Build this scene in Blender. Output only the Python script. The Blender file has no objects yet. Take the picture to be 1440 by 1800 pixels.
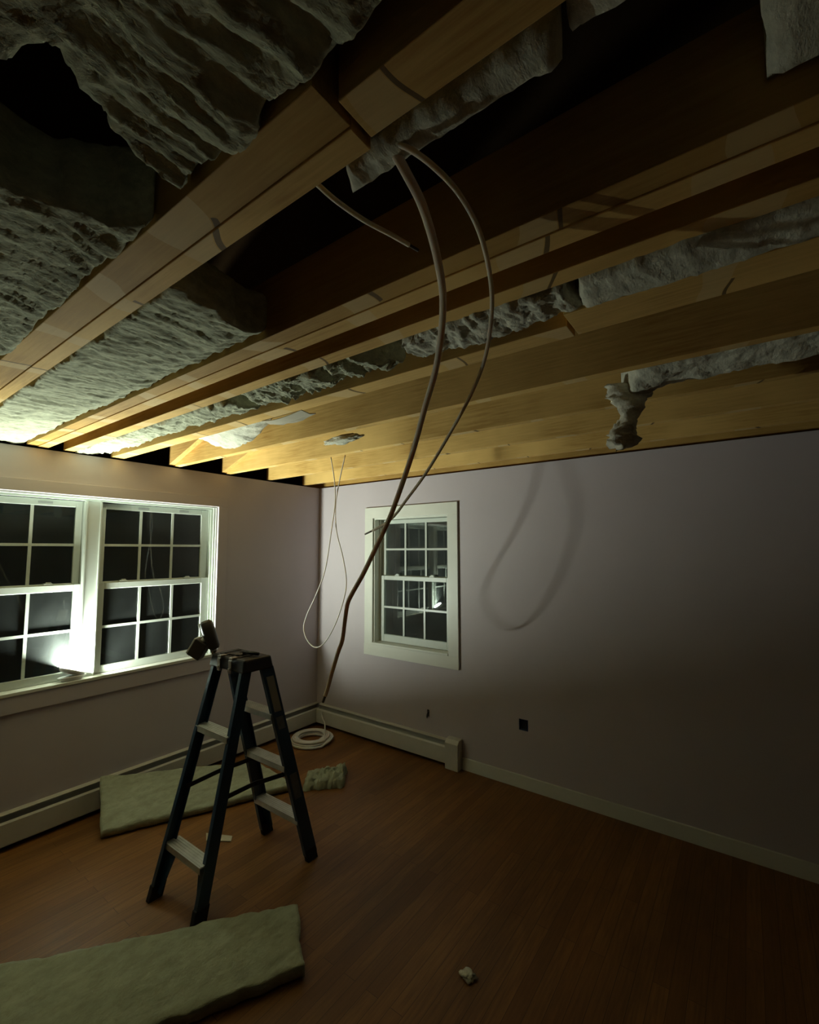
import bpy, bmesh, math, random
from mathutils import Vector, Matrix, noise
random.seed(7)
C = bpy.context.scene.collection
SC = bpy.context.scene

# ------------------------------------------------------------------ camera, world, exposure
CAM = Vector((3.6912, -3.3895, 1.7735))
FW = Vector((-0.589806, 0.803250, 0.083174))
RT = Vector((0.805941, 0.591992, -0.002027))
UP = Vector((0.050867, -0.065838, 0.996533))
cd = bpy.data.cameras.new('camera')
cam = bpy.data.objects.new('camera', cd)
C.objects.link(cam)
cd.sensor_fit = 'VERTICAL'
cd.sensor_height = 36.0
cd.sensor_width = 28.8
cd.lens = 36.0 * 805.52 / 1800.0
cd.clip_start = 0.02
cam.matrix_world = Matrix(((RT.x, UP.x, -FW.x, CAM.x), (RT.y, UP.y, -FW.y, CAM.y),
                           (RT.z, UP.z, -FW.z, CAM.z), (0, 0, 0, 1)))
SC.camera = cam
w = bpy.data.worlds.new('night')
SC.world = w
w.use_nodes = True
w.node_tree.nodes['Background'].inputs[0].default_value = (0.006, 0.008, 0.012, 1)
w.node_tree.nodes['Background'].inputs[1].default_value = 0.05
SC.view_settings.view_transform = 'Standard'
SC.view_settings.look = 'None'
SC.view_settings.gamma = 1
SC.view_settings.use_curve_mapping = False
SC.view_settings.exposure = 0.0
LAMP_POWER = 4900.0
LAMP_COLOR = (0.89, 1.0, 0.87)

H = 2.44            # top of the drywall
JZ = 2.45           # underside of the joists

# ------------------------------------------------------------------ materials
def newmat(name):
    m = bpy.data.materials.new(name)
    m.use_nodes = True
    nt = m.node_tree
    return m, nt, nt.nodes, nt.links, nt.nodes['Principled BSDF']

def mixcol(N, L, fac, a, b):
    mx = N.new('ShaderNodeMix'); mx.data_type = 'RGBA'
    for i, v in ((6, a), (7, b)):
        if isinstance(v, tuple): mx.inputs[i].default_value = (*v, 1)
        else: L.new(v, mx.inputs[i])
    if isinstance(fac, float): mx.inputs[0].default_value = fac
    else: L.new(fac, mx.inputs[0])
    return mx.outputs[2]

def nz(N, L, scale, detail=4, rough=0.55, vec=None, stretch=None):
    t = N.new('ShaderNodeTexNoise')
    t.inputs['Scale'].default_value = scale
    t.inputs['Detail'].default_value = detail
    t.inputs['Roughness'].default_value = rough
    if vec is None:
        g = N.new('ShaderNodeNewGeometry'); vec = g.outputs['Position']
    if stretch:
        mp = N.new('ShaderNodeMapping'); mp.inputs['Scale'].default_value = stretch
        L.new(vec, mp.inputs['Vector']); vec = mp.outputs['Vector']
    L.new(vec, t.inputs['Vector'])
    return t.outputs['Fac']

def ramp(N, L, fac, a, b):
    r = N.new('ShaderNodeMapRange')
    r.inputs[1].default_value = a; r.inputs[2].default_value = b
    L.new(fac, r.inputs[0])
    return r.outputs[0]

def bump(N, L, B, h, strength, dist):
    b = N.new('ShaderNodeBump')
    b.inputs['Strength'].default_value = strength
    b.inputs['Distance'].default_value = dist
    L.new(h, b.inputs['Height']); L.new(b.outputs[0], B.inputs['Normal'])

def simple(name, col, rough=0.5, metal=0.0, var=0.12, scale=9.0, bmp=0.0, spec=0.5):
    m, nt, N, L, B = newmat(name)
    f = nz(N, L, scale)
    dark = tuple(c * (1 - var * 2) for c in col)
    L.new(mixcol(N, L, ramp(N, L, f, 0.3, 0.7), dark, col), B.inputs['Base Color'])
    B.inputs['Roughness'].default_value = rough
    B.inputs['Metallic'].default_value = metal
    B.inputs['Specular IOR Level'].default_value = spec
    if bmp:
        bump(N, L, B, nz(N, L, scale * 12, 3), bmp, 0.002)
    return m

M = {}
M['paint'] = simple('mauve_wall_paint', (0.545, 0.484, 0.50), 0.6, var=0.03, scale=2.0, bmp=0.15, spec=0.3)
M['trim'] = simple('white_trim_paint', (0.72, 0.72, 0.63), 0.4, var=0.04, scale=5)
M['vinyl'] = simple('white_vinyl', (0.52, 0.55, 0.49), 0.35, var=0.03)
M['vinyl_shade'] = simple('grey_vent_slot', (0.35, 0.36, 0.34), 0.5)
M['heater'] = simple('painted_heater_metal', (0.62, 0.60, 0.52), 0.4, var=0.06, scale=4)
M['heater_dark'] = simple('heater_fins_dark', (0.06, 0.055, 0.05), 0.6)
M['outdoor'] = simple('dark_exterior', (0.02, 0.02, 0.02), 0.9)
M['deck'] = simple('unlit_roof_boards', (0.02, 0.012, 0.006), 1.0, var=0.2, scale=3, spec=0.0)  # near black, standing in for the darkness of the attic
M['blue'] = simple('blue_fibreglass', (0.018, 0.055, 0.105), 0.35, var=0.15, scale=14)
M['alu'] = simple('worn_aluminium', (0.62, 0.62, 0.58), 0.45, 0.35, var=0.1, scale=20)
M['chrome'] = simple('bright_steel', (0.75, 0.75, 0.72), 0.22, 0.9, var=0.08, scale=20)
M['black'] = simple('black_plastic', (0.016, 0.014, 0.016), 0.4, var=0.1)
M['rubber'] = simple('dark_rubber', (0.012, 0.011, 0.011), 0.8)
M['drill'] = simple('dark_brown_plastic', (0.055, 0.045, 0.035), 0.4)
M['drill_grey'] = simple('pale_plastic_and_lit_edge', (0.75, 0.73, 0.66), 0.35)  # handle plastic; also brightened to paint lamplit edges
M['sticker'] = simple('faded_sticker', (0.30, 0.28, 0.22), 0.6, var=0.1)
M['sticker_grey'] = simple('grey_sticker', (0.13, 0.14, 0.15), 0.5, var=0.15, scale=40)
M['cable'] = simple('aged_cable_jacket', (0.92, 0.80, 0.64), 0.7, var=0.08, scale=20)
M['cable_white'] = simple('white_cable_jacket', (0.72, 0.67, 0.60), 0.45, var=0.05, scale=20)
M['copper'] = simple('dark_cable_end', (0.10, 0.07, 0.05), 0.5)
M['box_blue'] = simple('blue_box_plastic', (0.05, 0.075, 0.17), 0.5)
M['box_dark'] = simple('dark_box_inside', (0.025, 0.027, 0.04), 0.8)
M['lamp_white'] = simple('white_lamp_plastic', (0.78, 0.78, 0.76), 0.4, var=0.02)

def mat_wood(name, base, dark, marks=True):
    m, nt, N, L, B = newmat(name)
    g = N.new('ShaderNodeNewGeometry')
    oi = N.new('ShaderNodeObjectInfo')
    grain = nz(N, L, 7.0, 6, 0.6, g.outputs['Position'], (0.8, 14, 14))
    blot = nz(N, L, 2.3, 3, 0.5, g.outputs['Position'])
    c = mixcol(N, L, ramp(N, L, grain, 0.3, 0.75), dark, base)
    c = mixcol(N, L, ramp(N, L, blot, 0.35, 0.75), c, tuple(min(1, k * 1.18) for k in base))
    if marks:
        # ghost marks where furring strips crossed the underside: pale patch with a thin dark edge
        sp = N.new('ShaderNodeSeparateXYZ'); L.new(g.outputs['Position'], sp.inputs[0])
        sn = N.new('ShaderNodeSeparateXYZ'); L.new(g.outputs['True Normal'], sn.inputs[0])
        def math_(op, a, b=None):
            t = N.new('ShaderNodeMath'); t.operation = op
            for i, v in ((0, a), (1, b)):
                if v is None: continue
                if isinstance(v, (int, float)): t.inputs[i].default_value = v
                else: L.new(v, t.inputs[i])
            return t.outputs[0]
        under = math_('LESS_THAN', sn.outputs[2], -0.6)
        wob = math_('MULTIPLY', nz(N, L, 1.7, 2), 0.55)
        some = math_('GREATER_THAN', nz(N, L, 3.1, 1), 0.5)
        xx = math_('ADD', math_('ADD', sp.outputs[0], wob), math_('MULTIPLY', oi.outputs['Random'], 0.05))
        fr = math_('FRACT', math_('DIVIDE', xx, 0.44))
        pale = math_('MULTIPLY', math_('LESS_THAN', fr, 0.2), under)
        edge = math_('MULTIPLY', math_('LESS_THAN', math_('ABSOLUTE', math_('SUBTRACT', fr, 0.22)), 0.014), math_('MULTIPLY', under, some))
        c = mixcol(N, L, math_('MULTIPLY', pale, 0.35), c, (0.80, 0.65, 0.38))
        c = mixcol(N, L, math_('MULTIPLY', edge, 0.8), c, (0.05, 0.025, 0.012))
    L.new(c, B.inputs['Base Color'])
    B.inputs['Roughness'].default_value = 0.7
    B.inputs['Specular IOR Level'].default_value = 0.25
    bump(N, L, B, grain, 0.25, 0.003)
    return m
M['wood'] = mat_wood('joist_lumber', (0.72, 0.47, 0.155), (0.46, 0.255, 0.06))
M['wood_dark'] = mat_wood('dark_joist_lumber', (0.50, 0.305, 0.085), (0.30, 0.16, 0.035))  # darker tone for the second plank of doubled joists and the gable
M['wood_plain'] = mat_wood('rafter_lumber', (0.62, 0.38, 0.12), (0.38, 0.20, 0.055), False)

def mat_floor():
    m, nt, N, L, B = newmat('oak_strip_floor')
    g = N.new('ShaderNodeNewGeometry')
    mp = N.new('ShaderNodeMapping')
    mp.inputs['Rotation'].default_value = (0, 0, math.radians(90))
    L.new(g.outputs['Position'], mp.inputs['Vector'])
    br = N.new('ShaderNodeTexBrick')
    br.offset = 0.37; br.offset_frequency = 2
    br.inputs['Color1'].default_value = (0.20, 0.082, 0.017, 1)
    br.inputs['Color2'].default_value = (0.29, 0.130, 0.030, 1)
    br.inputs['Mortar'].default_value = (0.08, 0.03, 0.01, 1)
    br.inputs['Scale'].default_value = 1.0
    br.inputs['Mortar Size'].default_value = 0.0012
    br.inputs['Brick Width'].default_value = 1.15
    br.inputs['Row Height'].default_value = 0.062
    L.new(mp.outputs[0], br.inputs['Vector'])
    grain = nz(N, L, 6, 6, 0.6, g.outputs['Position'], (16, 0.9, 1))
    big = nz(N, L, 1.6, 3, 0.5, g.outputs['Position'], (2.2, 0.5, 1))
    c = mixcol(N, L, ramp(N, L, grain, 0.35, 0.8), br.outputs['Color'], (0.15, 0.06, 0.012))
    mul = N.new('ShaderNodeMix'); mul.data_type = 'RGBA'; mul.blend_type = 'MULTIPLY'
    mul.inputs[0].default_value = 1.0
    L.new(c, mul.inputs[6])
    rr = N.new('ShaderNodeMapRange'); rr.inputs[1].default_value = 0.3; rr.inputs[2].default_value = 0.7
    rr.inputs[3].default_value = 0.65; rr.inputs[4].default_value = 1.1
    L.new(big, rr.inputs[0])
    L.new(rr.outputs[0], mul.inputs[7])
    L.new(mul.outputs[2], B.inputs['Base Color'])
    B.inputs['Roughness'].default_value = 0.5
    B.inputs['Specular IOR Level'].default_value = 0.3
    return m
M['floor'] = mat_floor()

def mat_insulation(name, base, dark, scale=38):
    m, nt, N, L, B = newmat(name)
    f1 = nz(N, L, scale, 6, 0.7, None, (1, 0.45, 1))
    f2 = nz(N, L, 7, 4, 0.6)
    c = mixcol(N, L, ramp(N, L, f1, 0.35, 0.62), dark, base)
    c = mixcol(N, L, ramp(N, L, f2, 0.5, 0.8), c, tuple(k * 0.82 for k in base))
    L.new(c, B.inputs['Base Color'])
    B.inputs['Roughness'].default_value = 0.95
    B.inputs['Specular IOR Level'].default_value = 0.08
    bump(N, L, B, f1, 0.8, 0.012)
    return m
M['fluff'] = mat_insulation('grey_green_fibreglass', (0.66, 0.665, 0.48), (0.40, 0.41, 0.295))
M['fluff_pale'] = mat_insulation('pale_fibreglass', (0.76, 0.74, 0.60), (0.54, 0.53, 0.42))
M['fluff_bright'] = mat_insulation('cream_fibreglass', (0.86, 0.82, 0.68), (0.60, 0.57, 0.45))
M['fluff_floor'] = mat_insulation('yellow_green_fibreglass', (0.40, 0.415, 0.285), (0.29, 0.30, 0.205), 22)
M['facing'] = simple('torn_facing_paper', (0.55, 0.50, 0.38), 0.8, var=0.1, scale=12)

def mat_glass():
    m, nt, N, L, B = newmat('dusty_window_glass')
    N.remove(B)
    out = [n for n in N if n.type == 'OUTPUT_MATERIAL'][0]
    tr = N.new('ShaderNodeBsdfTransparent'); tr.inputs[0].default_value = (0.93, 0.95, 0.94, 1)
    gl = N.new('ShaderNodeBsdfGlossy'); gl.inputs['Roughness'].default_value = 0.01
    gl.inputs[0].default_value = (0.95, 1, 0.97, 1)
    fr = N.new('ShaderNodeFresnel'); fr.inputs[0].default_value = 1.5
    a = N.new('ShaderNodeMixShader'); L.new(fr.outputs[0], a.inputs[0])
    L.new(tr.outputs[0], a.inputs[1]); L.new(gl.outputs[0], a.inputs[2])
    df = N.new('ShaderNodeBsdfDiffuse'); df.inputs[0].default_value = (0.55, 0.6, 0.57, 1)
    b = N.new('ShaderNodeMixShader')
    f = nz(N, L, 4, 3, 0.6)
    rr = N.new('ShaderNodeMapRange'); rr.inputs[1].default_value = 0.3; rr.inputs[2].default_value = 0.8
    rr.inputs[3].default_value = 0.018; rr.inputs[4].default_value = 0.05
    L.new(f, rr.inputs[0]); L.new(rr.outputs[0], b.inputs[0])
    L.new(a.outputs[0], b.inputs[1]); L.new(df.outputs[0], b.inputs[2])
    L.new(b.outputs[0], out.inputs[0])
    return m
M['glass'] = mat_glass()

def mat_lens():
    m, nt, N, L, B = newmat('glowing_lamp_lens')
    B.inputs['Base Color'].default_value = (0.9, 0.9, 0.9, 1)
    B.inputs['Emission Color'].default_value = (*LAMP_COLOR, 1)
    B.inputs['Emission Strength'].default_value = LAMP_POWER
    return m
M['lens'] = mat_lens()

for k in ('cable', 'cable_white'):
    B_ = M[k].node_tree.nodes['Principled BSDF']
    B_.inputs['Subsurface Weight'].default_value = 0.6
    B_.inputs['Subsurface Radius'].default_value = (1.0, 0.8, 0.6)
    B_.inputs['Subsurface Scale'].default_value = 0.012

# ------------------------------------------------------------------ mesh helpers
ORG = {}
class MB:
    def __init__(s): s.v = []; s.f = []
    def add(s, vs, fs):
        n = len(s.v); s.v += [Vector(q) for q in vs]; s.f += [tuple(i + n for i in f) for f in fs]; return s
    def box(s, x0, x1, y0, y1, z0, z1):
        return s.add([(x, y, z) for x in (x0, x1) for y in (y0, y1) for z in (z0, z1)],
                     [(0, 1, 3, 2), (4, 6, 7, 5), (0, 4, 5, 1), (2, 3, 7, 6), (0, 2, 6, 4), (1, 5, 7, 3)])
    def obox(s, c, ax, ay, az, hx, hy, hz):
        c = Vector(c); ax, ay, az = Vector(ax) * hx, Vector(ay) * hy, Vector(az) * hz
        return s.add([c + ax * i + ay * j + az * k for i in (-1, 1) for j in (-1, 1) for k in (-1, 1)],
                     [(0, 1, 3, 2), (4, 6, 7, 5), (0, 4, 5, 1), (2, 3, 7, 6), (0, 2, 6, 4), (1, 5, 7, 3)])
    def bar(s, p, q, side, w, t):
        """straight bar p->q; w along 'side', t across"""
        p, q = Vector(p), Vector(q); d = (q - p).normalized()
        sd = Vector(side); sd = (sd - d * sd.dot(d)).normalized(); o = d.cross(sd)
        return s.obox((p + q) / 2, d, sd, o, (q - p).length / 2, w / 2, t / 2)
    def shear(s, p, q, hx, hy):
        """rail with horizontal ends from p (bottom) to q (top)"""
        vs = [(c[0] + i * hx, c[1] + j * hy, c[2]) for c in (p, q) for i, j in ((-1, -1), (1, -1), (1, 1), (-1, 1))]
        return s.add(vs, [(3, 2, 1, 0), (4, 5, 6, 7), (0, 1, 5, 4), (1, 2, 6, 5), (2, 3, 7, 6), (3, 0, 4, 7)])
    def prism(s, pts, off):
        n = len(pts); off = Vector(off)
        vs = [Vector(q) for q in pts] + [Vector(q) + off for q in pts]
        fs = [tuple(range(n))[::-1], tuple(range(n, 2 * n))] + [(i, (i + 1) % n, n + (i + 1) % n, n + i) for i in range(n)]
        return s.add(vs, fs)
    def tube(s, pts, r, n=10, flat=1.0):
        pts = [Vector(q) for q in pts]; k = len(pts)
        rings = []; prev = Vector((0.3, 0.5, 0.8))
        for i, c in enumerate(pts):
            t = (pts[min(i + 1, k - 1)] - pts[max(i - 1, 0)]).normalized()
            a = (prev - t * prev.dot(t)).normalized(); b = t.cross(a); prev = a
            rr = r[i] if isinstance(r, (list, tuple)) else r
            rings += [c + a * math.cos(2 * math.pi * j / n) * rr + b * math.sin(2 * math.pi * j / n) * rr * flat for j in range(n)]
        fs = [(i * n + j, i * n + (j + 1) % n, (i + 1) * n + (j + 1) % n, (i + 1) * n + j) for i in range(k - 1) for j in range(n)]
        fs += [tuple(range(n))[::-1], tuple(range((k - 1) * n, k * n))]
        return s.add(rings, fs)
    def lathe(s, c, prof, n=36, sx=1.0, sy=1.0):
        c = Vector(c); k = len(prof); vs = []
        for r, z in prof:
            vs += [c + Vector((r * sx * math.cos(2 * math.pi * j / n), r * sy * math.sin(2 * math.pi * j / n), z)) for j in range(n)]
        fs = [(i * n + j, i * n + (j + 1) % n, (i + 1) * n + (j + 1) % n, (i + 1) * n + j) for i in range(k - 1) for j in range(n)]
        fs += [tuple(range(n))[::-1], tuple(range((k - 1) * n, k * n))]
        return s.add(vs, fs)
    def build(s, name, mat, parent=None, smooth=False, bevel=0.0):
        lo = Vector((min(q[i] for q in s.v) for i in range(3))); hi = Vector((max(q[i] for q in s.v) for i in range(3)))
        og = Vector(((lo.x + hi.x) / 2, (lo.y + hi.y) / 2, lo.z))
        me = bpy.data.meshes.new(name)
        me.from_pydata([q - og for q in s.v], [], s.f)
        bm = bmesh.new(); bm.from_mesh(me)
        bmesh.ops.recalc_face_normals(bm, faces=bm.faces)
        bm.to_mesh(me); bm.free()
        o = bpy.data.objects.new(name, me); C.objects.link(o)
        me.materials.append(M[mat] if isinstance(mat, str) else mat)
        if smooth:
            for q in me.polygons: q.use_smooth = True
        if bevel:
            b = o.modifiers.new('bevel', 'BEVEL'); b.width = bevel; b.segments = 2; b.limit_method = 'ANGLE'
        ORG[o.name] = og
        if parent:
            o.parent = parent; o.location = og - ORG[parent.name]
        else: o.location = og
        return o

def tag(o, label=None, cat=None, group=None, kind=None):
    if label: o['label'] = label
    if cat: o['category'] = cat
    if group: o['group'] = group
    if kind: o['kind'] = kind
    return o

def thing(name, loc, label=None, cat=None, group=None, kind=None):
    o = bpy.data.objects.new(name, None); C.objects.link(o)
    o.location = loc; o.empty_display_size = 0.1; ORG[o.name] = Vector(loc)
    return tag(o, label, cat, group, kind)

def catmull(pts, sub=8):
    pts = [Vector(q) for q in pts]; out = []
    P = [pts[0] * 2 - pts[1]] + pts + [pts[-1] * 2 - pts[-2]]
    for i in range(1, len(P) - 2):
        a, b, c, d = P[i - 1], P[i], P[i + 1], P[i + 2]
        for k in range(sub):
            t = k / sub
            out.append(0.5 * ((2 * b) + (c - a) * t + (2 * a - 5 * b + 4 * c - d) * t * t + (3 * b - a - 3 * c + d) * t ** 3))
    out.append(pts[-1])
    return out

def fr(x, y, z, octv=4, H_=0.9):
    return noise.fractal(Vector((x, y, z)), H_, 2.1, octv)

def lerp(a, b, t): return a + (b - a) * t
def pl(tab, t):
    """piecewise linear table [(t, v), ...]"""
    if t <= tab[0][0]: return tab[0][1]
    for (a, u), (b, q) in zip(tab, tab[1:]):
        if t <= b: return u + (q - u) * (t - a) / max(b - a, 1e-9)
    return tab[-1][1]

def batt(name, mat, plan, zb, zt, nu, nv, amp=0.02, freq=(5, 3), seed=0, rag=0.03, top_visible=False, sag=None, parent=None, edge_drop=0.02):
    """fibreglass blanket: plan(u, v) -> (x, y); zb/zt underside and top (numbers or functions of u, v)"""
    mb = MB(); grid = {}
    fz = (lambda f: f if callable(f) else (lambda u, v: f))
    zb, zt = fz(zb), fz(zt)
    idx = 0; vs = []
    for layer in (0, 1):
        for i in range(nu + 1):
            for j in range(nv + 1):
                u, v = i / nu, j / nv
                x, y = plan(u, v)
                ed = min(min(u, 1 - u) * nu, min(v, 1 - v) * nv)
                bx = fr(x * 6 + seed, y * 6, seed * 1.7, 4); by = fr(x * 6 + 31 + seed, y * 6, seed, 4)
                k = rag * max(0, 1 - ed / 3)
                x += bx * k; y += by * k * 0.5
                wx = 0.35 * fr(x * 3 + seed, y * 3, 2, 3)
                n = fr(x * freq[0] * 0.6 + seed * 3.1, y * freq[1] * 0.6, seed, 3, 0.9)
                n2 = 0.25 + 0.8 * fr(x * freq[0] * 2.6 + wx * 3 + 9 + seed, y * freq[1] * 1.2 + wx * 2, seed + 5, 6, 0.55)
                vis = (layer == 1) == top_visible
                a = amp if vis else amp * 0.4
                z = (zt if layer else zb)(u, v)
                d = a * (n * 0.55 + n2 * 0.75)
                rnd = edge_drop * max(0, 1 - ed / 2.0) ** 2
                z += (d if not layer else -d) if not top_visible else (-d if layer else d * 0.3)
                z += -rnd if layer else rnd
                vs.append((x, y, z))
    def id_(l, i, j): return l * (nu + 1) * (nv + 1) + i * (nv + 1) + j
    fs = []
    for i in range(nu):
        for j in range(nv):
            fs.append((id_(0, i, j), id_(0, i, j + 1), id_(0, i + 1, j + 1), id_(0, i + 1, j)))
            fs.append((id_(1, i, j), id_(1, i + 1, j), id_(1, i + 1, j + 1), id_(1, i, j + 1)))
    for i in range(nu):
        for j in (0, nv):
            fs.append((id_(0, i, j), id_(0, i + 1, j), id_(1, i + 1, j), id_(1, i, j)))
    for j in range(nv):
        for i in (0, nu):
            fs.append((id_(0, i, j), id_(0, i, j + 1), id_(1, i, j + 1), id_(1, i, j)))
    mb.add(vs, fs)
    return mb.build(name, mat, parent, smooth=True)

def wad(name, mat, c, rad, seed, rough=0.35, sub=4, parent=None):
    """torn tuft of fibreglass: noisy blob"""
    bm = bmesh.new(); bmesh.ops.create_icosphere(bm, subdivisions=sub, radius=1)
    mb = MB(); vs = []
    for q in bm.verts:
        n = fr(q.co.x * 1.6 + seed, q.co.y * 1.6, q.co.z * 1.6, 5, 0.6)
        n2 = abs(fr(q.co.x * 3.5 - seed, q.co.y * 3.5, q.co.z * 3.5 + 4, 4, 0.6))
        k = 1 + rough * n - rough * 0.6 * n2
        vs.append((c[0] + q.co.x * rad[0] * k, c[1] + q.co.y * rad[1] * k, c[2] + q.co.z * rad[2] * k))
    bm.verts.index_update()
    fs = [tuple(q.index for q in f.verts) for f in bm.faces]
    bm.free()
    return mb.add(vs, fs).build(name, mat, parent, smooth=True)

def pix(px, py, depth):
    """a point at a given distance along the viewing axis (layout helper)"""
    return CAM + (FW + RT * ((px - 720) / 805.52) - UP * ((py - 900) / 805.52)) * depth

def pixplane(px, py, ax, val):
    d = FW + RT * ((px - 720) / 805.52) - UP * ((py - 900) / 805.52)
    return CAM + d * ((val - CAM[ax]) / d[ax])

# ------------------------------------------------------------------ room shell
XR, YB = 6.8, -6.6      # far right / near walls, behind the camera
def wall_cells(us, vs, holes):
    cells = []
    for a, b in zip(us, us[1:]):
        for c, d in zip(vs, vs[1:]):
            m = ((a + b) / 2, (c + d) / 2)
            if not any(h[0] < m[0] < h[1] and h[2] < m[1] < h[3] for h in holes): cells.append((a, b, c, d))
    return cells
# left window opening, right window opening
LW = (-3.022, -1.178, 0.885, 2.152)
RW = (0.772, 1.618, 0.885, 2.082)
BOX = (2.229, 2.301, 0.418, 0.500)
HOLE = (1.388, 1.410, 0.335, 0.400)
mb = MB()
for a, b, c, d in wall_cells([YB, LW[0], LW[1], 0.14], [0, LW[2], LW[3], H], [LW]): mb.box(-0.14, 0, a, b, c, d)
tag(mb.build('wall_left', 'paint'), kind='structure')
mb = MB()
for a, b, c, d in wall_cells([0, RW[0], HOLE[0], HOLE[1], RW[1], BOX[0], BOX[1], XR], [0, HOLE[2], HOLE[3], BOX[2], BOX[3], RW[2], RW[3], H], [RW, BOX, HOLE]):
    mb.box(a, b, 0, 0.14, c, d)
tag(mb.build('wall_right', 'paint'), kind='structure')
tag(MB().box(-0.14, XR + 0.12, YB - 0.12, YB, 0, H).build('wall_back', 'paint'), kind='structure')
tag(MB().box(XR, XR + 0.12, YB, 0.14, 0, H).build('wall_front', 'paint'), kind='structure')
tag(MB().box(-0.14, XR + 0.12, YB - 0.12, 0.14, -0.1, 0).build('floor', 'floor'), kind='structure')
# underside of the roof above the open joists (slopes up from the left wall, steepened to stay dark)
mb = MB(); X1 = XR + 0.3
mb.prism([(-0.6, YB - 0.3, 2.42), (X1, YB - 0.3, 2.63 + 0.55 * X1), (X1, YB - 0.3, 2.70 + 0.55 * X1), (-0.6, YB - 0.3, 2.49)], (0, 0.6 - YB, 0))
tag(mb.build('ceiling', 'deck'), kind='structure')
# gable above the right wall closes the attic
tag(MB().prism([(-0.3, 0.03, H + 0.012), (X1, 0.03, H + 0.012), (X1, 0.03, 2.6 + 0.55 * X1), (-0.3, 0.03, 2.50)], (0, 0.08, 0)).build('trim_1', 'wood_dark'), kind='structure')
# baseboard beyond the heater
tag(MB().box(1.737, XR, -0.015, 0, 0, 0.094).build('baseboard_right', 'trim', bevel=0.002), kind='structure')

# ------------------------------------------------------------------ windows
def sash(parent, plane, a0, a1, z0, z1, g0, g1, gz0, gz1, depth, axis, sgn, locks=(), tilt=()):
    """one sash: stiles and rails around the glass; 'plane' is the glass position on the wall's normal axis"""
    def B(m, u0, u1, n0, n1, zz0, zz1):
        if axis == 'x': m.box(min(n0, n1), max(n0, n1), u0, u1, zz0, zz1)
        else: m.box(u0, u1, min(n0, n1), max(n0, n1), zz0, zz1)
    d0, d1 = plane - sgn * depth / 2, plane + sgn * depth / 2
    m = MB()
    B(m, a0, g0, d0, d1, z0, z1); B(m, g1, a1, d0, d1, z0, z1)
    B(m, g0, g1, d0, d1, z0, gz0); B(m, g0, g1, d0, d1, gz1, z1)
    s = m.build('sash', 'vinyl', parent, bevel=0.003)
    m = MB(); B(m, g0 - 0.004, g1 + 0.004, plane - 0.003, plane + 0.003, gz0 - 0.004, gz1 + 0.004)
    m.build('glass', 'glass', s)
    m = MB(); r = plane + sgn * 0.004
    for k in (1, 2):
        u = lerp(g0, g1, k / 3); B(m, u - 0.009, u + 0.009, r, r + sgn * 0.007, gz0, gz1)
    zc = (gz0 + gz1) / 2
    for k in range(3):
        e0, e1 = lerp(g0, g1, k / 3) + (0.009 if k else 0), lerp(g0, g1, (k + 1) / 3) - (0.009 if k < 2 else 0)
        B(m, e0, e1, r, r + sgn * 0.007, zc - 0.009, zc + 0.009)
    m.build('grille', 'vinyl', s)
    for u in locks:
        m = MB(); B(m, u - 0.025, u + 0.025, plane - sgn * 0.012, plane + sgn * 0.012, z1, z1 + 0.012)
        B(m, u - 0.012, u + 0.018, plane - sgn * 0.006, plane + sgn * 0.01, z1 + 0.012, z1 + 0.02)
        m.build('lock', 'vinyl', s, bevel=0.002)
    for u in tilt:
        m = MB(); B(m, u - 0.04, u + 0.04, d1, d1 + sgn * 0.003, z1 - 0.030, z1 - 0.014)
        m.build('latch', 'vinyl_shade', s)
    return s

# window_1: mulled pair in the left wall
w1 = thing('window_1', (0, -2.1, LW[2]), kind='structure')
m = MB(); t = 0.018
m.box(0, t, LW[0] - 0.09, LW[0], LW[2] - 0.0, LW[3]); m.box(0, t, LW[1], LW[1] + 0.088, LW[2], LW[3])
m.box(0, t, LW[0] - 0.09, LW[1] + 0.088, LW[3], LW[3] + 0.08)
m.build('casing', 'paint', w1, bevel=0.002)
MB().box(0, t, LW[0] - 0.09, LW[1] + 0.088, 0.780, 0.885).build('apron', 'paint', w1, bevel=0.002)
MB().box(-0.125, 0.026, LW[0], LW[1], 0.886, 0.908).build('window_sill', 'trim', w1, bevel=0.003)
m = MB()   # jamb and head liners with vinyl track ridges
for y0, s in ((LW[0], 1), (LW[1], -1)):
    def yb(a, b): return (min(y0 + s * a, y0 + s * b), max(y0 + s * a, y0 + s * b))
    for x0, x1, th in ((-0.13, 0.0, 0.012), (-0.13, -0.112, 0.03), (-0.088, -0.082, 0.034), (-0.052, -0.046, 0.034), (-0.022, -0.012, 0.026)):
        a, b = yb(0.0005, th); m.box(x0, x1, a, b, 0.908, LW[3])
m.box(-0.13, 0.0, LW[0] + 0.013, LW[1] - 0.013, LW[3] - 0.012, LW[3] - 0.0005)
m.box(-0.05, -0.03, LW[0] + 0.04, LW[1] - 0.04, LW[3] - 0.028, LW[3] - 0.012)
m.build('window_frame', 'vinyl', w1)
m = MB()
m.box(-0.125, -0.036, -2.152, -2.048, 0.908, LW[3] - 0.029)
m.box(-0.036, -0.028, -2.148, -2.138, 0.908, LW[3] - 0.029); m.box(-0.036, -0.028, -2.062, -2.052, 0.908, LW[3] - 0.029)
m.build('mullion', 'vinyl', w1, bevel=0.002)
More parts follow.
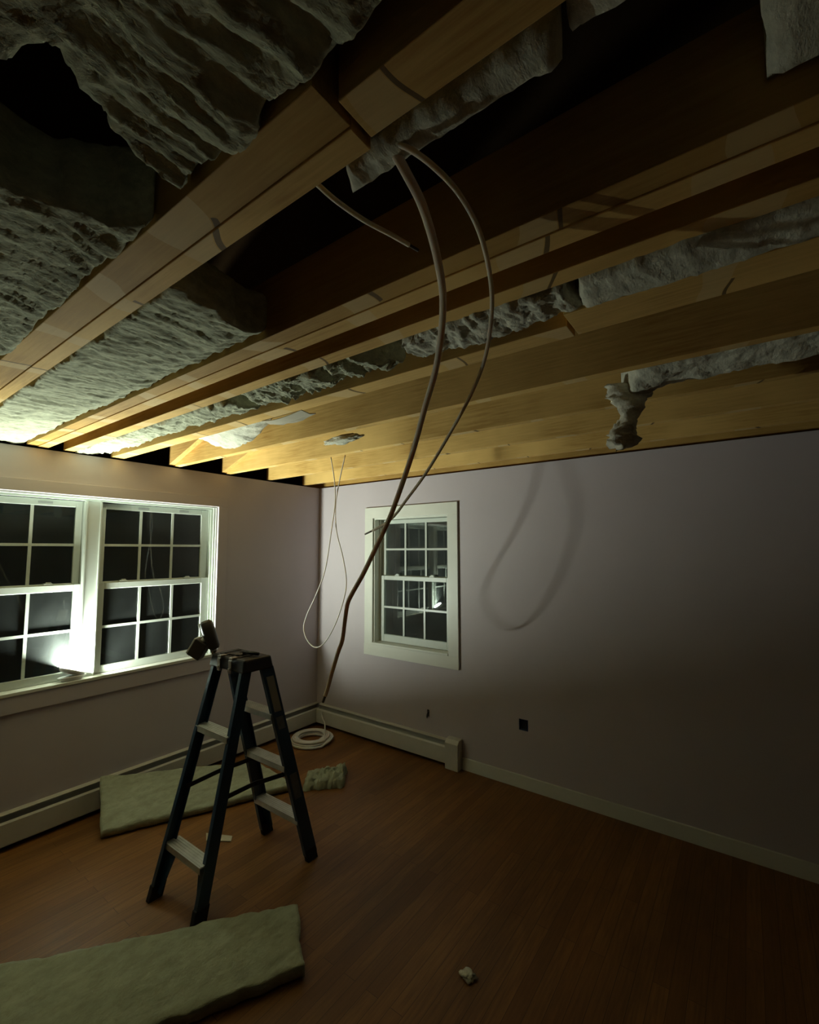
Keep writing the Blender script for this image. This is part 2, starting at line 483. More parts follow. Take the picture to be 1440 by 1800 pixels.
for (a0, a1) in ((-2.047, -1.213), (-2.987, -2.153)):
    g0, g1 = a0 + 0.042, a1 - 0.062
    if a0 < -2.5: g0, g1 = a0 + 0.062, a1 - 0.042
    sash(w1, -0.099, a0, a1, 1.512, 2.122, g0, g1, 1.552, 2.078, 0.026, 'x', 1, tilt=(lerp(a0, a1, 0.36), lerp(a0, a1, 0.74)))
    sash(w1, -0.066, a0, a1, 0.909, 1.545, g0, g1, 0.962, 1.500, 0.026, 'x', 1, locks=(lerp(a0, a1, 0.2), lerp(a0, a1, 0.78)))

# window_2: single unit in the right wall
w2 = thing('window_2', (1.2, 0, RW[2]), kind='structure')
m = MB(); t = 0.02
m.box(RW[0] - 0.1, RW[0], -t, 0, RW[2], RW[3]); m.box(RW[1], RW[1] + 0.1, -t, 0, RW[2], RW[3])
m.box(RW[0] - 0.1, RW[1] + 0.1, -t, 0, RW[3], RW[3] + 0.105)
m.build('casing', 'trim', w2, bevel=0.002)
MB().box(RW[0] - 0.105, RW[1] + 0.1, -t, 0, 0.782, 0.885).build('apron', 'trim', w2, bevel=0.002)
MB().box(RW[0], RW[1], -0.026, 0.125, 0.886, 0.905).build('window_sill', 'trim', w2, bevel=0.003)
m = MB()
for x0, s in ((RW[0], 1), (RW[1], -1)):
    def xb(a, b): return (min(x0 + s * a, x0 + s * b), max(x0 + s * a, x0 + s * b))
    for y0, y1, th in ((0.0, 0.135, 0.012), (0.117, 0.135, 0.03), (0.095, 0.1, 0.026), (0.068, 0.074, 0.026)):
        a, b = xb(0.0005, th); m.box(a, b, y0, y1, 0.905, RW[3])
m.box(RW[0] + 0.013, RW[1] - 0.013, 0.0, 0.135, RW[3] - 0.012, RW[3] - 0.0005)
m.build('window_frame', 'trim', w2)
a0, a1 = RW[0] + 0.028, RW[1] - 0.028
sash(w2, 0.113, a0, a1, 1.495, 2.066, a0 + 0.042, a1 - 0.042, 1.535, 2.030, 0.026, 'y', -1)
sash(w2, 0.085, a0, a1, 0.907, 1.530, a0 + 0.042, a1 - 0.042, 0.975, 1.490, 0.026, 'y', -1, locks=(lerp(a0, a1, 0.25), lerp(a0, a1, 0.75)))

# ------------------------------------------------------------------ baseboard heaters
def heater(axis, u0, u1, label, cap):
    root = thing('baseboard_heater', ((0.04, (u0 + u1) / 2, 0) if axis == 'y' else ((u0 + u1) / 2, -0.04, 0)), label, 'heater', 'hydronic baseboard heaters')
    def P(pts):   # profile points (depth, z)
        if axis == 'y': return [(d, u0, z) for d, z in pts], (0, u1 - u0, 0)
        return [(u0, -d, z) for d, z in pts], (u1 - u0, 0, 0)
    def add(name, pts, mat):
        q, o = P(pts); return MB().prism(q, o).build(name, mat, root)
    add('back_panel', [(0.0005, 0.01), (0.004, 0.01), (0.004, 0.185), (0.016, 0.196), (0.034, 0.196), (0.034, 0.201), (0.014, 0.208), (0.0005, 0.208)], 'heater')
    add('front_cover', [(0.062, 0.035), (0.067, 0.035), (0.067, 0.160), (0.058, 0.172), (0.054, 0.170), (0.062, 0.157)], 'heater')
    add('heating_element', [(0.012, 0.06), (0.056, 0.06), (0.056, 0.13), (0.012, 0.13)], 'heater_dark')
    if cap:
        MB().prism([(1.612, -0.001, 0.0), (1.612, -0.078, 0.0), (1.612, -0.078, 0.205), (1.612, -0.055, 0.232), (1.612, -0.001, 0.236)], (0.122, 0, 0)).build('end_cap', 'heater', root, bevel=0.003)
    return root
heater('y', -4.6, -0.004, 'long off-white baseboard heater under the double window, along the left wall', False)
heater('x', 0.070, 1.612, 'short off-white baseboard heater under the small window, with a square end cap', True)

# ------------------------------------------------------------------ electrical holes in the right wall
eb = thing('electrical_box', ((BOX[0] + BOX[1]) / 2, 0, BOX[2]), 'blue plastic electrical box set open in the right wall', 'electrical box')
a, b, c, d = BOX; e = 0.004
m = MB(); m.box(a + 0.0005, a + e, -0.002, 0.06, c + 0.0005, d - 0.0005); m.box(b - e, b - 0.0005, -0.002, 0.06, c + 0.0005, d - 0.0005)
m.box(a + e, b - e, -0.002, 0.06, c + 0.0005, c + e); m.box(a + e, b - e, -0.002, 0.06, d - e, d - 0.0005)
m.build('box_shell', 'box_blue', eb)
MB().box(a + e, b - e, 0.02, 0.024, c + e, d - e).build('box_back', 'box_dark', eb)
m = MB()
for k, x in enumerate((a + 0.025, a + 0.045)): m.tube(catmull([(x, 0.02, c + 0.05), (x + 0.004, 0.008, c + 0.04), (x + 0.008, 0.006, c + 0.025)], 4), 0.0025, 6)
m.build('wire', 'box_dark', eb, smooth=True)
wp = thing('coaxial_stub', (1.40, -0.005, 0.335), 'dark cable stub poking out of a small hole above the short heater', 'cable stub')
MB().tube(catmull([(1.400, 0.05, 0.375), (1.400, 0.0, 0.372), (1.402, -0.02, 0.362), (1.404, -0.026, 0.345)], 5), 0.007, 8).build('cable_end', 'black', wp, smooth=True)
MB().tube([(1.404, -0.026, 0.346), (1.4045, -0.027, 0.338)], 0.005, 8).build('connector', 'copper', wp)

# ------------------------------------------------------------------ lamp on the sill
LX, LY, LZ = -0.014, -2.185, 0.908
lamp = thing('work_lamp', (LX, LY, LZ), 'small white lamp shining on the sill of the double window', 'lamp')
MB().lathe((LX, LY, LZ), [(0.052, 0.0), (0.060, 0.004), (0.082, 0.022), (0.084, 0.027), (0.078, 0.029), (0.0, 0.029)][:5], 40, 0.44, 1.0).build('lamp_body', 'lamp_white', lamp, smooth=True)
TILT = Vector((-0.14, 0.38, 0.91)).normalized()          # head and tip added to steer light towards the corner
e1 = Vector((1, 0, 0)); e1 = (e1 - TILT * e1.dot(TILT)).normalized(); e2 = TILT.cross(e1)
def tilted(prof, ry, base):
    m = MB().lathe((0, 0, 0), prof, 36, 0.46, 1.0)
    m.v = [Vector((LX, LY, LZ)) + Vector((0, 0, base)) + e1 * q.x + e2 * q.y + TILT * q.z for q in m.v]
    return m
tilted([(0.040, -0.022), (0.070, -0.016), (0.080, -0.002), (0.080, 0.007), (0.074, 0.007), (0.073, -0.002)], 0, 0.060).build('added_lamp_cup', 'lamp_white', lamp, smooth=True)  # added cup, its rim shaped to cut low-angle light
tilted([(0.073, -0.0015)] + [(0.072 * math.cos(q), 0.003 * math.sin(q)) for q in [k * math.pi / 2 / 8 for k in range(8)]] + [(0.003, 0.0032)], 0, 0.060).build('lens', 'lens', lamp, smooth=True)

# ------------------------------------------------------------------ ceiling joists and rafters
def joist(label, x0, x1, ys, zoff=(0,), h=0.2, mats=('wood', 'wood_dark')):
    r = thing('ceiling_joist', (x0, ys[0][0], JZ), label, 'joist', 'exposed ceiling joists')
    for (a, b), dz, mt in zip(ys, zoff, mats):
        MB().box(x0, x1, a, b, JZ + dz, JZ + h + dz).build('plank', mt, r, bevel=0.002)
    return r
XE = XR
joist('doubled joist closest to the viewer, running from the upper left down to the left wall', 0.0, 3.212, ((-2.893, -2.845), (-2.976, -2.8935)), (0, 0.004))
joist('dark joist lapped onto the closest doubled joist, at the top of the photo', 3.224, XE, ((-2.935, -2.858),), (0.004,))
joist('doubled joist in the middle of the ceiling, passing behind the tan hanging cable', 0.0, XE, ((-2.456, -2.400), (-2.515, -2.4565)), (0, 0.004))
joist('single joist set close beside the middle doubled joist, past a narrow dark gap', 0.0, XE, ((-2.315, -2.256),), (0,))
joist('joist between lumpy grey insulation and the pale flap of facing paper', 0.0, 3.285, ((-2.028, -1.945),), (0,))
joist('dark joist on the right, continuing past the butt end of a lighter joist', 3.297, XE, ((-2.10, -1.950),), (0.0,))
joist('joist whose end shows beside a sloping rafter over the double window', 0.0, XE, ((-1.573, -1.528),), (0,))
joist('joist from which the thin white cable loop hangs', 0.0, XE, ((-1.117, -1.075),), (0,))
joist('brown joist second from the right wall', 0.0, XE, ((-0.685, -0.643),), (0,))
joist('brown joist running close along the top of the right wall', 0.0, XE, ((-0.245, -0.203),), (0,))
def rafter(y0, y1, label):
    pts = [(0.012, y0, 2.454), (1.3, y0, 2.454 + 1.3 * 0.332), (1.3, y0, 2.60 + 1.3 * 0.332), (0.012, y0, 2.602)]
    return tag(MB().prism(pts, (0, y1 - y0, 0)).build('rafter', 'wood_plain', bevel=0.002), label, 'rafter', 'roof rafters at the wall')
rafter(-1.618, -1.575, 'sloping rafter foot left of the orange triangle of joist, over the double window')
rafter(-1.162, -1.119, 'sloping rafter foot nearer the room corner, beside the cable loop joist')

# ------------------------------------------------------------------ insulation in the ceiling
def quadplan(p00, p10, p01, p11):
    def f(u, v):
        return (lerp(lerp(p00[0], p10[0], u), lerp(p01[0], p11[0], u), v), lerp(lerp(p00[1], p10[1], u), lerp(p01[1], p11[1], u), v))
    return f
def bayplan(y0, y1, x0tab, x1tab):
    return lambda u, v: (lerp(pl(x0tab, v), pl(x1tab, v), u), lerp(y0, y1, v))
def INS(o, label, cat='insulation', group='fibreglass in the ceiling bays'): return tag(o, label, cat, group)
INS(batt('insulation_batt', 'fluff', bayplan(-3.34, -2.984, [(0, 0.0), (1, 0.0)], [(0, 2.60), (0.35, 2.62), (0.62, 2.60), (0.9, 2.70), (1, 2.72)]),
     lambda u, v: 2.452 - 0.02 * max(0, v - 0.75) / 0.25, 2.62, 340, 60, 0.020, (9, 5), 3, 0.04),
    'grey-green insulation batt at the far left, beyond the closest doubled joist')
INS(batt('insulation_batt', 'fluff', bayplan(-3.36, -2.984, [(0, 2.86), (0.25, 2.90), (0.4, 2.98), (0.62, 2.90), (1, 2.84)], [(0, 3.42), (1, 3.36)]),
     2.445, 2.60, 100, 66, 0.022, (9, 5), 11, 0.06),
    'torn insulation piece in the top left corner, past a black hole in the ceiling')
INS(batt('insulation_batt', 'fluff', bayplan(-2.842, -2.517, [(0, 0.0), (1, 0.0)], [(0, 2.51), (0.3, 2.50), (0.8, 2.47), (1, 2.50)]),
     lambda u, v: 2.448 + 0.022 * max(0, v - 0.8) / 0.2, 2.60, 340, 56, 0.017, (9, 5), 21, 0.04),
    'broad insulation batt between the closest and the middle doubled joists')
INS(batt('insulation_batt', 'fluff_pale', bayplan(-2.843, -2.780, [(0, 3.14), (1, 3.10)], [(0, 3.52), (1, 3.515)]), 2.452, 2.58, 50, 8, 0.010, (9, 9), 31, 0.02),
    'narrow grey insulation strip beside the closest joist, where the cables come out')
INS(batt('insulation_batt', 'fluff_pale', bayplan(-2.856, -2.785, [(0, 3.555), (1, 3.545)], [(0, 4.3), (1, 4.3)]), 2.470, 2.58, 60, 8, 0.010, (9, 9), 33, 0.02),
    'dim insulation strip at the very top, past a gap from the strip at the cables')
INS(batt('insulation_batt', 'fluff_pale', bayplan(-2.76, -2.525, [(0, 3.74), (0.5, 3.735), (1, 3.752)], [(0, 4.6), (1, 4.6)]), 2.49, 2.62, 50, 24, 0.012, (6, 5), 37, 0.02),
    'dim insulation batt in the top right corner of the photo')
INS(batt('insulation_batt', 'fluff', bayplan(-2.254, -2.085, [(0, 0.0), (1, 0.0)], [(0, 1.83), (1, 1.86)]),
     lambda u, v: 2.440 + 0.02 * max(0, v - 0.45), 2.60, 240, 28, 0.030, (6, 5), 41, 0.03),
    'lumpy insulation beside the narrow gap joist, piece nearest the left wall')
INS(batt('insulation_batt', 'fluff', bayplan(-2.254, -2.075, [(0, 1.885), (1, 1.875)], [(0, 2.60), (0.6, 2.66), (1, 2.70)]),
     lambda u, v: 2.440 + 0.02 * max(0, v - 0.4), 2.60, 120, 28, 0.055, (5, 4), 47, 0.05),
    'lumpy torn insulation in the middle of its bay, left of the tan hanging cable')
INS(batt('insulation_batt', 'fluff_pale', bayplan(-2.254, -2.085, [(0, 2.80), (0.5, 2.77), (1, 2.80)], [(0, 3.35), (1, 3.33)]),
     lambda u, v: 2.438 + 0.01 * v, 2.60, 90, 26, 0.022, (7, 6), 53, 0.04),
    'pale grey insulation behind the two hanging cables')
INS(batt('insulation_batt', 'fluff_pale', bayplan(-2.262, -2.104, [(0, 3.37), (1, 3.36)], [(0, 4.7), (1, 4.7)]),
     lambda u, v: 2.434 + 0.006 * v, 2.60, 120, 18, 0.010, (6, 5), 57, 0.02),
    'smooth grey insulation strip at right, along the dark lapped joist')
# bay in front of the rafter joist: bluish tuft and a flap of facing paper
INS(batt('insulation_batt', 'fluff_pale', quadplan((0.62, -1.93), (1.66, -1.93), (0.62, -1.66), (1.40, -1.64)),
     lambda u, v: 2.585 - 0.145 * math.sin(math.pi * min(1, u * 1.05)) ** 0.8 * (0.35 + 0.65 * v), 2.66, 50, 24, 0.02, (8, 8), 61, 0.03),
    'pale bluish insulation sagging beside the sloping rafter foot')
fp = catmull([(1.68, 0, 2.447), (1.78, 0, 2.435), (1.88, 0, 2.437), (1.99, 0, 2.448)], 4)
m = MB(); n = len(fp); vs = []
for q in fp:
    tt = (q.x - 1.68) / 0.31
    for yy, zz in ((-1.955, 0.0), (-1.90, -0.006), (-1.845 - 0.03 * abs(tt - 0.5), 0.006 + 0.01 * fr(q.x * 20, 1, 1))):
        vs.append((q.x, yy, q.z + zz))
fs = [(i * 3 + j, i * 3 + j + 1, i * 3 + j + 4, i * 3 + j + 3) for i in range(n - 1) for j in range(2)]
m.add(vs, fs)
o = m.build('paper_flap', 'facing'); so = o.modifiers.new('thickness', 'SOLIDIFY'); so.thickness = 0.004
tag(o, 'pale torn flap of facing paper under a joist, over the bluish insulation', 'paper flap')
INS(wad('insulation_tuft', 'fluff_pale', (1.80, -1.478, 2.428), (0.15, 0.03, 0.026), 71, 0.35), 'small pale insulation tuft above the white cable loop')
# right-hand strip with the hanging tuft
INS(batt('insulation_batt', 'fluff_pale', bayplan(-1.522, -1.26, [(0, 3.38), (0.5, 3.34), (1, 3.27)], [(0, 4.8), (1, 4.8)]),
     lambda u, v: 2.448 - 0.055 * max(0, 1 - u / 0.12) * v, 2.60, 110, 24, 0.016, (6, 5), 77, 0.04),
    'thin pale insulation strip on the right, from which a tuft hangs')
tf = batt('insulation_tuft', 'fluff_pale', lambda u, v: (lerp(3.215, 3.365, u) + 0.015 * math.sin(v * 7) - 0.02 * v * (1 - v), -1.30 + 0.03 * math.sin(3 * u) - 0.02 * v),
     0, 0.05, 8, 8, 0.0)
bpy.data.objects.remove(tf)
bm_v, bm_f = [], []
NU, NV = 14, 36
for i in range(NV + 1):
    v = i / NV; zc = lerp(2.47, 2.20, v)
    wd = 0.068 * (1.05 - 0.45 * v + 0.30 * math.sin(v * 9.0)) if v < 0.97 else 0.012
    xc = 3.30 + 0.03 * math.sin(v * 4.5) - 0.012 * v + (0.02 if v > 0.8 else 0)
    for j in range(NU):
        a = 2 * math.pi * j / NU
        n_ = 1 + 0.35 * fr(math.cos(a) * 1.3 + 5, math.sin(a) * 1.3, v * 7, 5, 0.6)
        # local frame: wide along the viewing right vector, thin in depth
        bm_v.append((xc + wd * n_ * math.cos(a) * 0.80 - 0.02 * math.sin(a) * n_, -1.315 + wd * n_ * math.cos(a) * 0.55 + 0.028 * math.sin(a) * n_, zc + 0.02 * fr(a * 2, v * 9, 3, 3)))
for i in range(NV):
    for j in range(NU): bm_f.append((i * NU + j, i * NU + (j + 1) % NU, (i + 1) * NU + (j + 1) % NU, (i + 1) * NU + j))
bm_f += [tuple(range(NU))[::-1], tuple(range(NV * NU, NV * NU + NU))]
INS(MB().add(bm_v, bm_f).build('insulation_tuft', 'fluff_bright', smooth=True), 'ragged pale insulation tuft hanging down over the right wall')

# ------------------------------------------------------------------ cables
def cable(name, mat, pts, r, label, cat='cable', end=True, sub=8, flat=1.0):
    P = catmull(pts, sub)
    root = thing(name, P[-1], label, cat)
    MB().tube(P[:-3] if end else P, r, 10, flat).build('jacket', mat, root, smooth=True)
    if end: MB().tube(P[-4:], r * 0.72, 8).build('cut_end', 'copper', root, smooth=True)
    return root
A = [(695, 272, .80), (712, 300, .80), (745, 368, .86), (770, 460, .97), (779, 540, 1.08), (768, 640, 1.22), (746, 720, 1.34), (724, 800, 1.48), (692, 893, 1.60),
     (674, 935, 1.66), (655, 975, 1.72), (638, 1010, 1.78), (620, 1042, 1.83), (611, 1062, 1.86), (606, 1095, 1.9), (602, 1125, 1.94), (594, 1148, 1.98), (583, 1185, 2.02), (576, 1210, 2.06), (568, 1234, 2.1)]
a0_ = pixplane(690, 262, 2, 2.47)
cable('hanging_cable', 'cable', [a0_] + [pix(*q) for q in A[1:]], 0.0088, 'thick tan cable hanging from the closest joist down past the small window', sub=6)
Bp = [(680, 245, .78), (720, 262, .77), (765, 295, .77), (808, 342, .82), (842, 405, .90), (860, 475, .99), (865, 540, 1.07), (855, 620, 1.18), (832, 685, 1.29),
      (795, 755, 1.42), (750, 830, 1.56), (715, 878, 1.67), (692, 908, 1.75), (668, 926, 1.84), (642, 939, 1.92)]
b0_ = pixplane(678, 244, 2, 2.47)
cable('hanging_cable', 'cable', [b0_] + [pix(*q) for q in Bp[1:]], 0.0052, 'thinner tan cable bowing out to the right of the thick one', sub=6)
Dp = [pixplane(556, 322, 2, 2.462), pix(590, 352, .86), pix(640, 387, .92), pix(690, 414, .98), pix(735, 440, 1.04)]
cable('cable_stub', 'cable', Dp, 0.005, 'short cut cable sticking out under the closest joist, left of the hanging cables', 'cable')
Cp = [(582, 802), (588, 845), (589, 885), (583, 930), (572, 1000), (556, 1045), (540, 1080), (534, 1105), (542, 1128), (556, 1138), (572, 1128), (590, 1096), (604, 1055), (609, 1022),
      (603, 980), (592, 935), (590, 890), (597, 845), (607, 800)]
pts = []
for k, (px, py) in enumerate(Cp):
    q = pixplane(px, py, 1, -1.05 - 0.012 * math.sin(k * 0.33)); pts.append(q)
pts[0].z = pts[-1].z = 2.455
cable('cable_loop', 'cable_white', pts, 0.0040, 'thin white cable hanging in a long loop in front of the room corner', end=False, sub=6)

# coil of white cable on the floor in the corner
cc = Vector((0.325, -0.355, 0))
P = []
for k in range(11 * 24 + 1):
    a = 2 * math.pi * k / 24; turn = k / 24
    lay = int(turn) // 4; pos = turn % 4
    P.append(cc + Vector((math.cos(a) * (0.118 + 0.019 * (pos if lay % 2 == 0 else 4 - pos)), math.sin(a) * (0.118 + 0.019 * (pos if lay % 2 == 0 else 4 - pos)), 0.012 + 0.0185 * min(2, lay + 0.15 * math.sin(a * 0.37)))))
co = thing('cable_coil', (cc.x, cc.y, 0), 'coil of white cable lying on the floor in the room corner', 'cable coil')
MB().tube(P, 0.0105, 8).build('coiled_cable', 'cable_white', co, smooth=True)
MB().tube(catmull([P[-1], cc + Vector((-0.06, 0.22, 0.075)), (0.20, -0.10, 0.10), (0.16, -0.085, 0.16)], 6), 0.0065, 8).build('cable_tail', 'cable_white', co, smooth=True)

# ------------------------------------------------------------------ insulation on the floor
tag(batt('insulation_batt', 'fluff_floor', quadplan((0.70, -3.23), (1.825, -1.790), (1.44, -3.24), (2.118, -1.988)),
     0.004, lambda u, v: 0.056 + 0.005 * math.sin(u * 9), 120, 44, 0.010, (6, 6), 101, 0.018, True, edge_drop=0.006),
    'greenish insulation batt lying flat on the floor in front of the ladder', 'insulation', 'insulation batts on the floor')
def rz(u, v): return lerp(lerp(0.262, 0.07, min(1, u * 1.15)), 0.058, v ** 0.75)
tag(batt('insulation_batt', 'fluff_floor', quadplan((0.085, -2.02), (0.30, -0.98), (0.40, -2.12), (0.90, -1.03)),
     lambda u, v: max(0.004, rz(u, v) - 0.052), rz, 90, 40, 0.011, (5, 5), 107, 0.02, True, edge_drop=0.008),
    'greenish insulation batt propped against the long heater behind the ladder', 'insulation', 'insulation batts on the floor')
ww = thing('insulation_wad', (1.02, -0.82, 0), 'crumpled torn insulation wad on the floor right of the ladder', 'insulation')
ww.name = 'insulation_wad'
bpy.data.objects.remove(ww)
vs_, fs_ = [], []
NU, NV = 46, 20
for i in range(NU + 1):
    for j in range(NV + 1):
        u, v = i / NU, j / NV
        p = Vector((lerp(0.880, 1.085, u), lerp(-0.905, -0.695, u), 0)) + Vector((-0.10, 0.13, 0)) * (v - 0.5) * 1.5
        hgt = 0.03 + 0.07 * math.sin(math.pi * v) ** 0.7 * (0.5 + 0.6 * u) * (0.9 + 0.8 * fr(u * 3.5, v * 3, 4, 4, 0.7))
        if min(i, NU - i, j, NV - j) == 0: hgt = 0.004
        p += Vector((fr(u * 6, v * 6, 1, 3), fr(u * 6, v * 6, 9, 3), 0)) * 0.02
        vs_.append((p.x, p.y, max(0.004, hgt)))
for i in range(NU):
    for j in range(NV): fs_.append((i * (NV + 1) + j, (i + 1) * (NV + 1) + j, (i + 1) * (NV + 1) + j + 1, i * (NV + 1) + j + 1))
base = len(vs_)
rim = [i * (NV + 1) for i in range(NU + 1)] + [NU * (NV + 1) + j for j in range(1, NV + 1)] + [i * (NV + 1) + NV for i in range(NU - 1, -1, -1)] + [j for j in range(NV - 1, 0, -1)]
for q in rim: vs_.append((vs_[q][0], vs_[q][1], 0.001))
for k in range(len(rim)): fs_.append((rim[k], rim[(k + 1) % len(rim)], base + (k + 1) % len(rim), base + k))
fs_.append(tuple(range(base, base + len(rim))))
tag(MB().add(vs_, fs_).build('insulation_wad', 'fluff_floor', smooth=True), 'crumpled torn insulation wad on the floor right of the ladder', 'insulation')
tag(wad('insulation_scrap', 'fluff_pale', (2.665, -1.583, 0.010), (0.034, 0.028, 0.012), 5, 0.5, 3), 'tiny pale scrap of insulation on the dark floor in the foreground', 'scrap')
pb = MB().prism([(0.86, -1.70, 0.002), (1.02, -1.62, 0.002), (1.06, -1.655, 0.002), (0.93, -1.74, 0.002)], (0, 0, 0.004)).build('paper_scrap', 'facing')
tag(pb, 'brown scrap of paper on the floor under the ladder', 'scrap')

# ------------------------------------------------------------------ stepladder
lad = thing('stepladder', (1.33, -1.81, 0), 'blue twin step ladder with black top and aluminium steps', 'ladder')
TZ = 1.115
# (foot, top) of the four rails
FF = ((1.145, -2.150, 0.0), (1.150, -1.842, TZ)); FN = ((1.505, -2.105, 0.0), (1.445, -1.842, TZ))
RF = ((1.145, -1.462, 0.0), (1.140, -1.740, TZ)); RN = ((1.585, -1.468, 0.0), (1.455, -1.716, TZ))
def at(rail, z):
    p, q = Vector(rail[0]), Vector(rail[1]); return p + (q - p) * (z / TZ)
for rail, inner, nm in ((FF, 1, 'front'), (FN, -1, 'front'), (RF, 1, 'rear'), (RN, -1, 'rear')):
    p, q = at(rail, 0.035), at(rail, TZ)
    m = MB(); hw = 0.031 if nm == 'front' else 0.040
    m.shear(p, q, 0.003, hw)
    for sg in (-1, 1):
        o = Vector((inner * 0.012, sg * (hw - 0.003), 0)); m.shear(p + o, q + o, 0.0115, 0.003)
    rl = m.build('rail', 'blue', lad, bevel=0.001)
    f = at(rail, 0.0)
    m = MB(); m.shear(Vector((f.x + inner * 0.010, f.y, 0.0)), at(rail, 0.07) + Vector((inner * 0.010, 0, 0)), 0.0155, 0.036)
    m.build('rubber_foot', 'rubber', rl, bevel=0.003)
def step(ra, rb, z, d):
    a, b = at(ra, z), at(rb, z); y = (a.y + b.y) / 2
    m = MB()
    x0, x1 = a.x + 0.004, b.x - 0.004
    m.box(x0, x1, y - 0.038, y + 0.038, z - 0.003, z + 0.003)
    m.box(x0, x1, y - 0.038, y - 0.035, z - 0.028, z - 0.003); m.box(x0, x1, y + 0.035, y + 0.038, z - 0.028, z - 0.003)
    for k in range(5): m.box(x0, x1, y - 0.03 + 0.014 * k, y - 0.026 + 0.014 * k, z + 0.003, z + 0.0045)
    m.build('step', 'alu', lad)
for z in (0.245, 0.800): step(FF, FN, z, -1)
for z in (0.245, 0.550, 0.850): step(RF, RN, z, 1)
# gusset braces under the lowest steps
for (ra, rb), sg in (((FF, FN), 1), ((RF, RN), 1)):
    for r, other in ((ra, 1), (rb, -1)):
        p = at(r, 0.03); s_ = at(r, 0.216)
        m = MB(); m.prism([(p.x + other * 0.004, p.y, p.z), (p.x + other * 0.050, p.y, p.z), (s_.x + other * 0.095, s_.y, s_.z), (s_.x + other * 0.004, s_.y, s_.z)], (0, 0.004, 0))
        m.build('brace', 'blue', lad)
for ra, rb, inn in ((FF, RF, 0.028), (FN, RN, -0.028)):
    a, b = at(ra, 0.50), at(rb, 0.50); mid = (a + b) / 2 + Vector((inn * 1.2, 0, 0.012))
    a += Vector((inn, 0, 0)); b += Vector((inn, 0, 0))
    m = MB(); m.bar(a, mid, (0, 0, 1), 0.024, 0.004); m.bar(mid + Vector((0.004, 0, 0)), b + Vector((0.004, 0, 0)), (0, 0, 1), 0.024, 0.004)
    m.build('spreader', 'rubber', lad)
m = MB()   # top cap with skirt and tapered edge
x0, x1, y0, y1 = 1.142, 1.468, -1.878, -1.690
vs = [(x0 - .006, y0 - .006, 1.108), (x1 + .006, y0 - .006, 1.108), (x1 + .006, y1 + .006, 1.108), (x0 - .006, y1 + .006, 1.108),
      (x0 + .004, y0 + .006, 1.178), (x1 - .004, y0 + .006, 1.178), (x1 - .004, y1 - .006, 1.178), (x0 + .004, y1 - .006, 1.178)]
m.add(vs, [(3, 2, 1, 0), (4, 5, 6, 7), (0, 1, 5, 4), (1, 2, 6, 5), (2, 3, 7, 6), (3, 0, 4, 7)])
cap = m.build('top_cap', 'black', lad, bevel=0.010)
m = MB()
for k in range(4): m.box(x0 + 0.05 + 0.06 * k, x0 + 0.065 + 0.06 * k, y0 + 0.03, y1 - 0.03, 1.178, 1.181)
m.build('tread_rib', 'black', cap)
for xx in (1.235, 1.345):
    m = MB(); m.box(xx, xx + 0.026, y0 - 0.014, y0 - 0.004, 1.098, 1.168); m.box(xx - 0.004, xx + 0.03, y0 - 0.010, y0 + 0.03, 1.168, 1.183)
    m.tube([(xx + 0.013, y0 - 0.016, 1.12), (xx + 0.013, y0 - 0.022, 1.12)], 0.008, 10)
    m.build('hinge_bracket', 'chrome', lad, bevel=0.002)
# labels on the outer web of the near rear rail
def on_web(rail, z0, z1, name, mat):
    a, b = at(rail, z0), at(rail, z1); o = Vector((0.0036, 0, 0))
    MB().shear(a + o, b + o, 0.0006, 0.024).build(name, mat, lad)
on_web(RN, 0.86, 1.06, 'sticker', 'sticker'); on_web(RN, 0.76, 0.83, 'sticker', 'sticker_grey'); on_web(RN, 0.36, 0.50, 'sticker', 'sticker_grey')

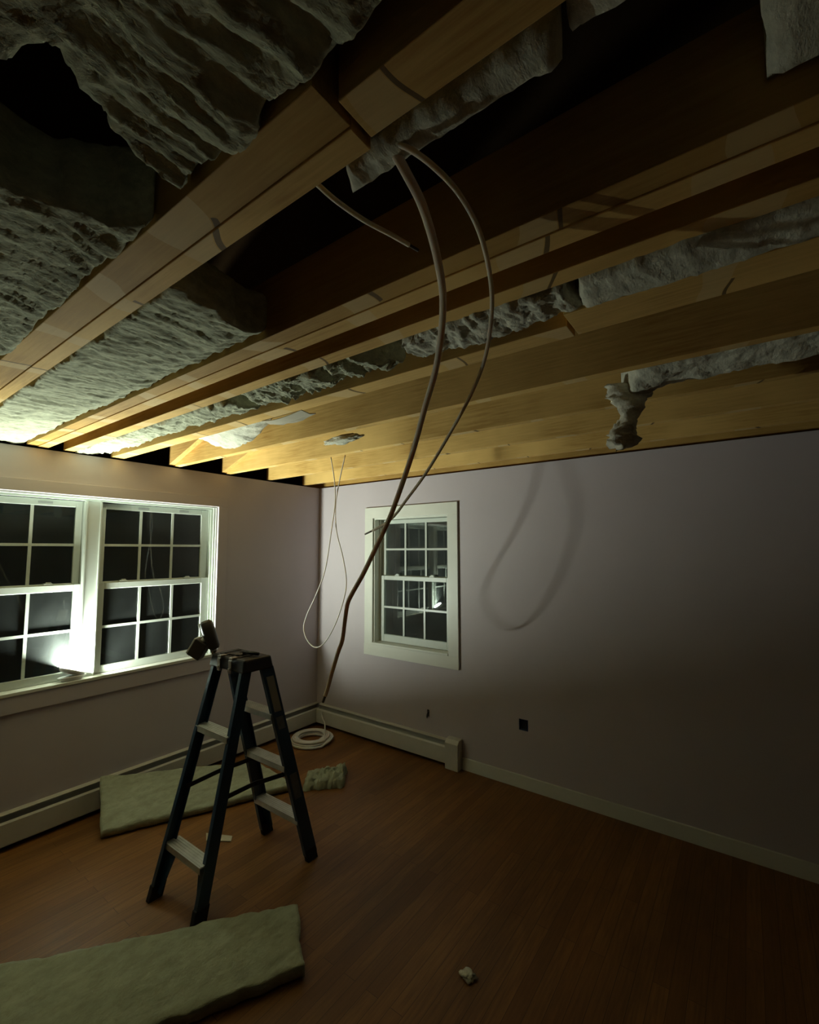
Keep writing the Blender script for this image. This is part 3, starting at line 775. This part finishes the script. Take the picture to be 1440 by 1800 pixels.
# ------------------------------------------------------------------ cordless drill lying over the end of the ladder top
U = Vector((0.806, 0.592, 0)).normalized(); W = Vector((0.592, -0.806, 0)).normalized(); Z = Vector((0, 0, 1))
dc = Vector((1.11, -1.845, 1.19))
def dl(a, b, c=0.0): return dc + U * a + Z * b + W * c
dr = thing('cordless_drill', dc, 'dark cordless drill propped on the left end of the ladder top', 'drill')
m = MB()   # motor housing: stepped barrel leaning left
path = [dl(-0.052, 0.168), dl(-0.047, 0.155), dl(-0.030, 0.110), dl(-0.014, 0.068), dl(0.006, 0.018), dl(0.012, 0.003)]
m.tube(path, [0.022, 0.036, 0.039, 0.037, 0.033, 0.024], 16)
hd = m.build('drill_body', 'drill', dr, smooth=True)
m = MB(); m.tube([dl(-0.082, 0.150, 0.008), dl(-0.064, 0.104, 0.008)], [0.009, 0.009], 10); m.tube([dl(-0.061, 0.096, 0.008), dl(-0.040, 0.050, 0.008)], [0.010, 0.008], 10)
m.build('barrel_lit_edge', 'drill_grey', hd, smooth=True)  # pale strips painting lamplight on the barrel's left edge
m = MB(); m.tube([dl(0.010, 0.012), dl(0.004, -0.012), dl(0.002, -0.030)], [0.020, 0.017, 0.008], 14); m.build('chuck', 'chrome', dr, smooth=True)
m = MB(); m.tube([dl(-0.020, 0.088), dl(-0.050, 0.058), dl(-0.068, 0.035)], [0.020, 0.018, 0.022], 12); m.build('handle', 'drill_grey', dr, smooth=True)
e1 = (U * 0.86 - Z * 0.50).normalized(); e2 = (U * 0.50 + Z * 0.86).normalized()
m = MB(); m.obox(dl(-0.080, 0.006), e1, e2, W, 0.040, 0.052, 0.038); bt = m.build('battery', 'drill', dr, bevel=0.006)
m = MB(); m.obox(dl(-0.080, 0.006) - e1 * 0.043, e1, e2, W, 0.005, 0.048, 0.034); m.build('battery_lit_edge', 'drill_grey', bt, bevel=0.002)  # added pale strip in place of the battery's lamplit edge
# flat tool tray-like scraper lying on the top cap
sc_ = thing('putty_knife', (1.27, -1.80, 1.181), 'dark flat putty knife lying on top of the ladder', 'putty knife')
m = MB(); m.prism([(1.235, -1.80, 1.1815), (1.33, -1.765, 1.1815), (1.345, -1.82, 1.1815), (1.245, -1.84, 1.1815)], (0, 0, 0.002)); m.build('blade', 'drill', sc_)
m = MB(); m.tube([(1.335, -1.793, 1.192), (1.39, -1.775, 1.193), (1.435, -1.76, 1.191)], [0.009, 0.011, 0.009], 10); m.build('handle', 'black', sc_, smooth=True)
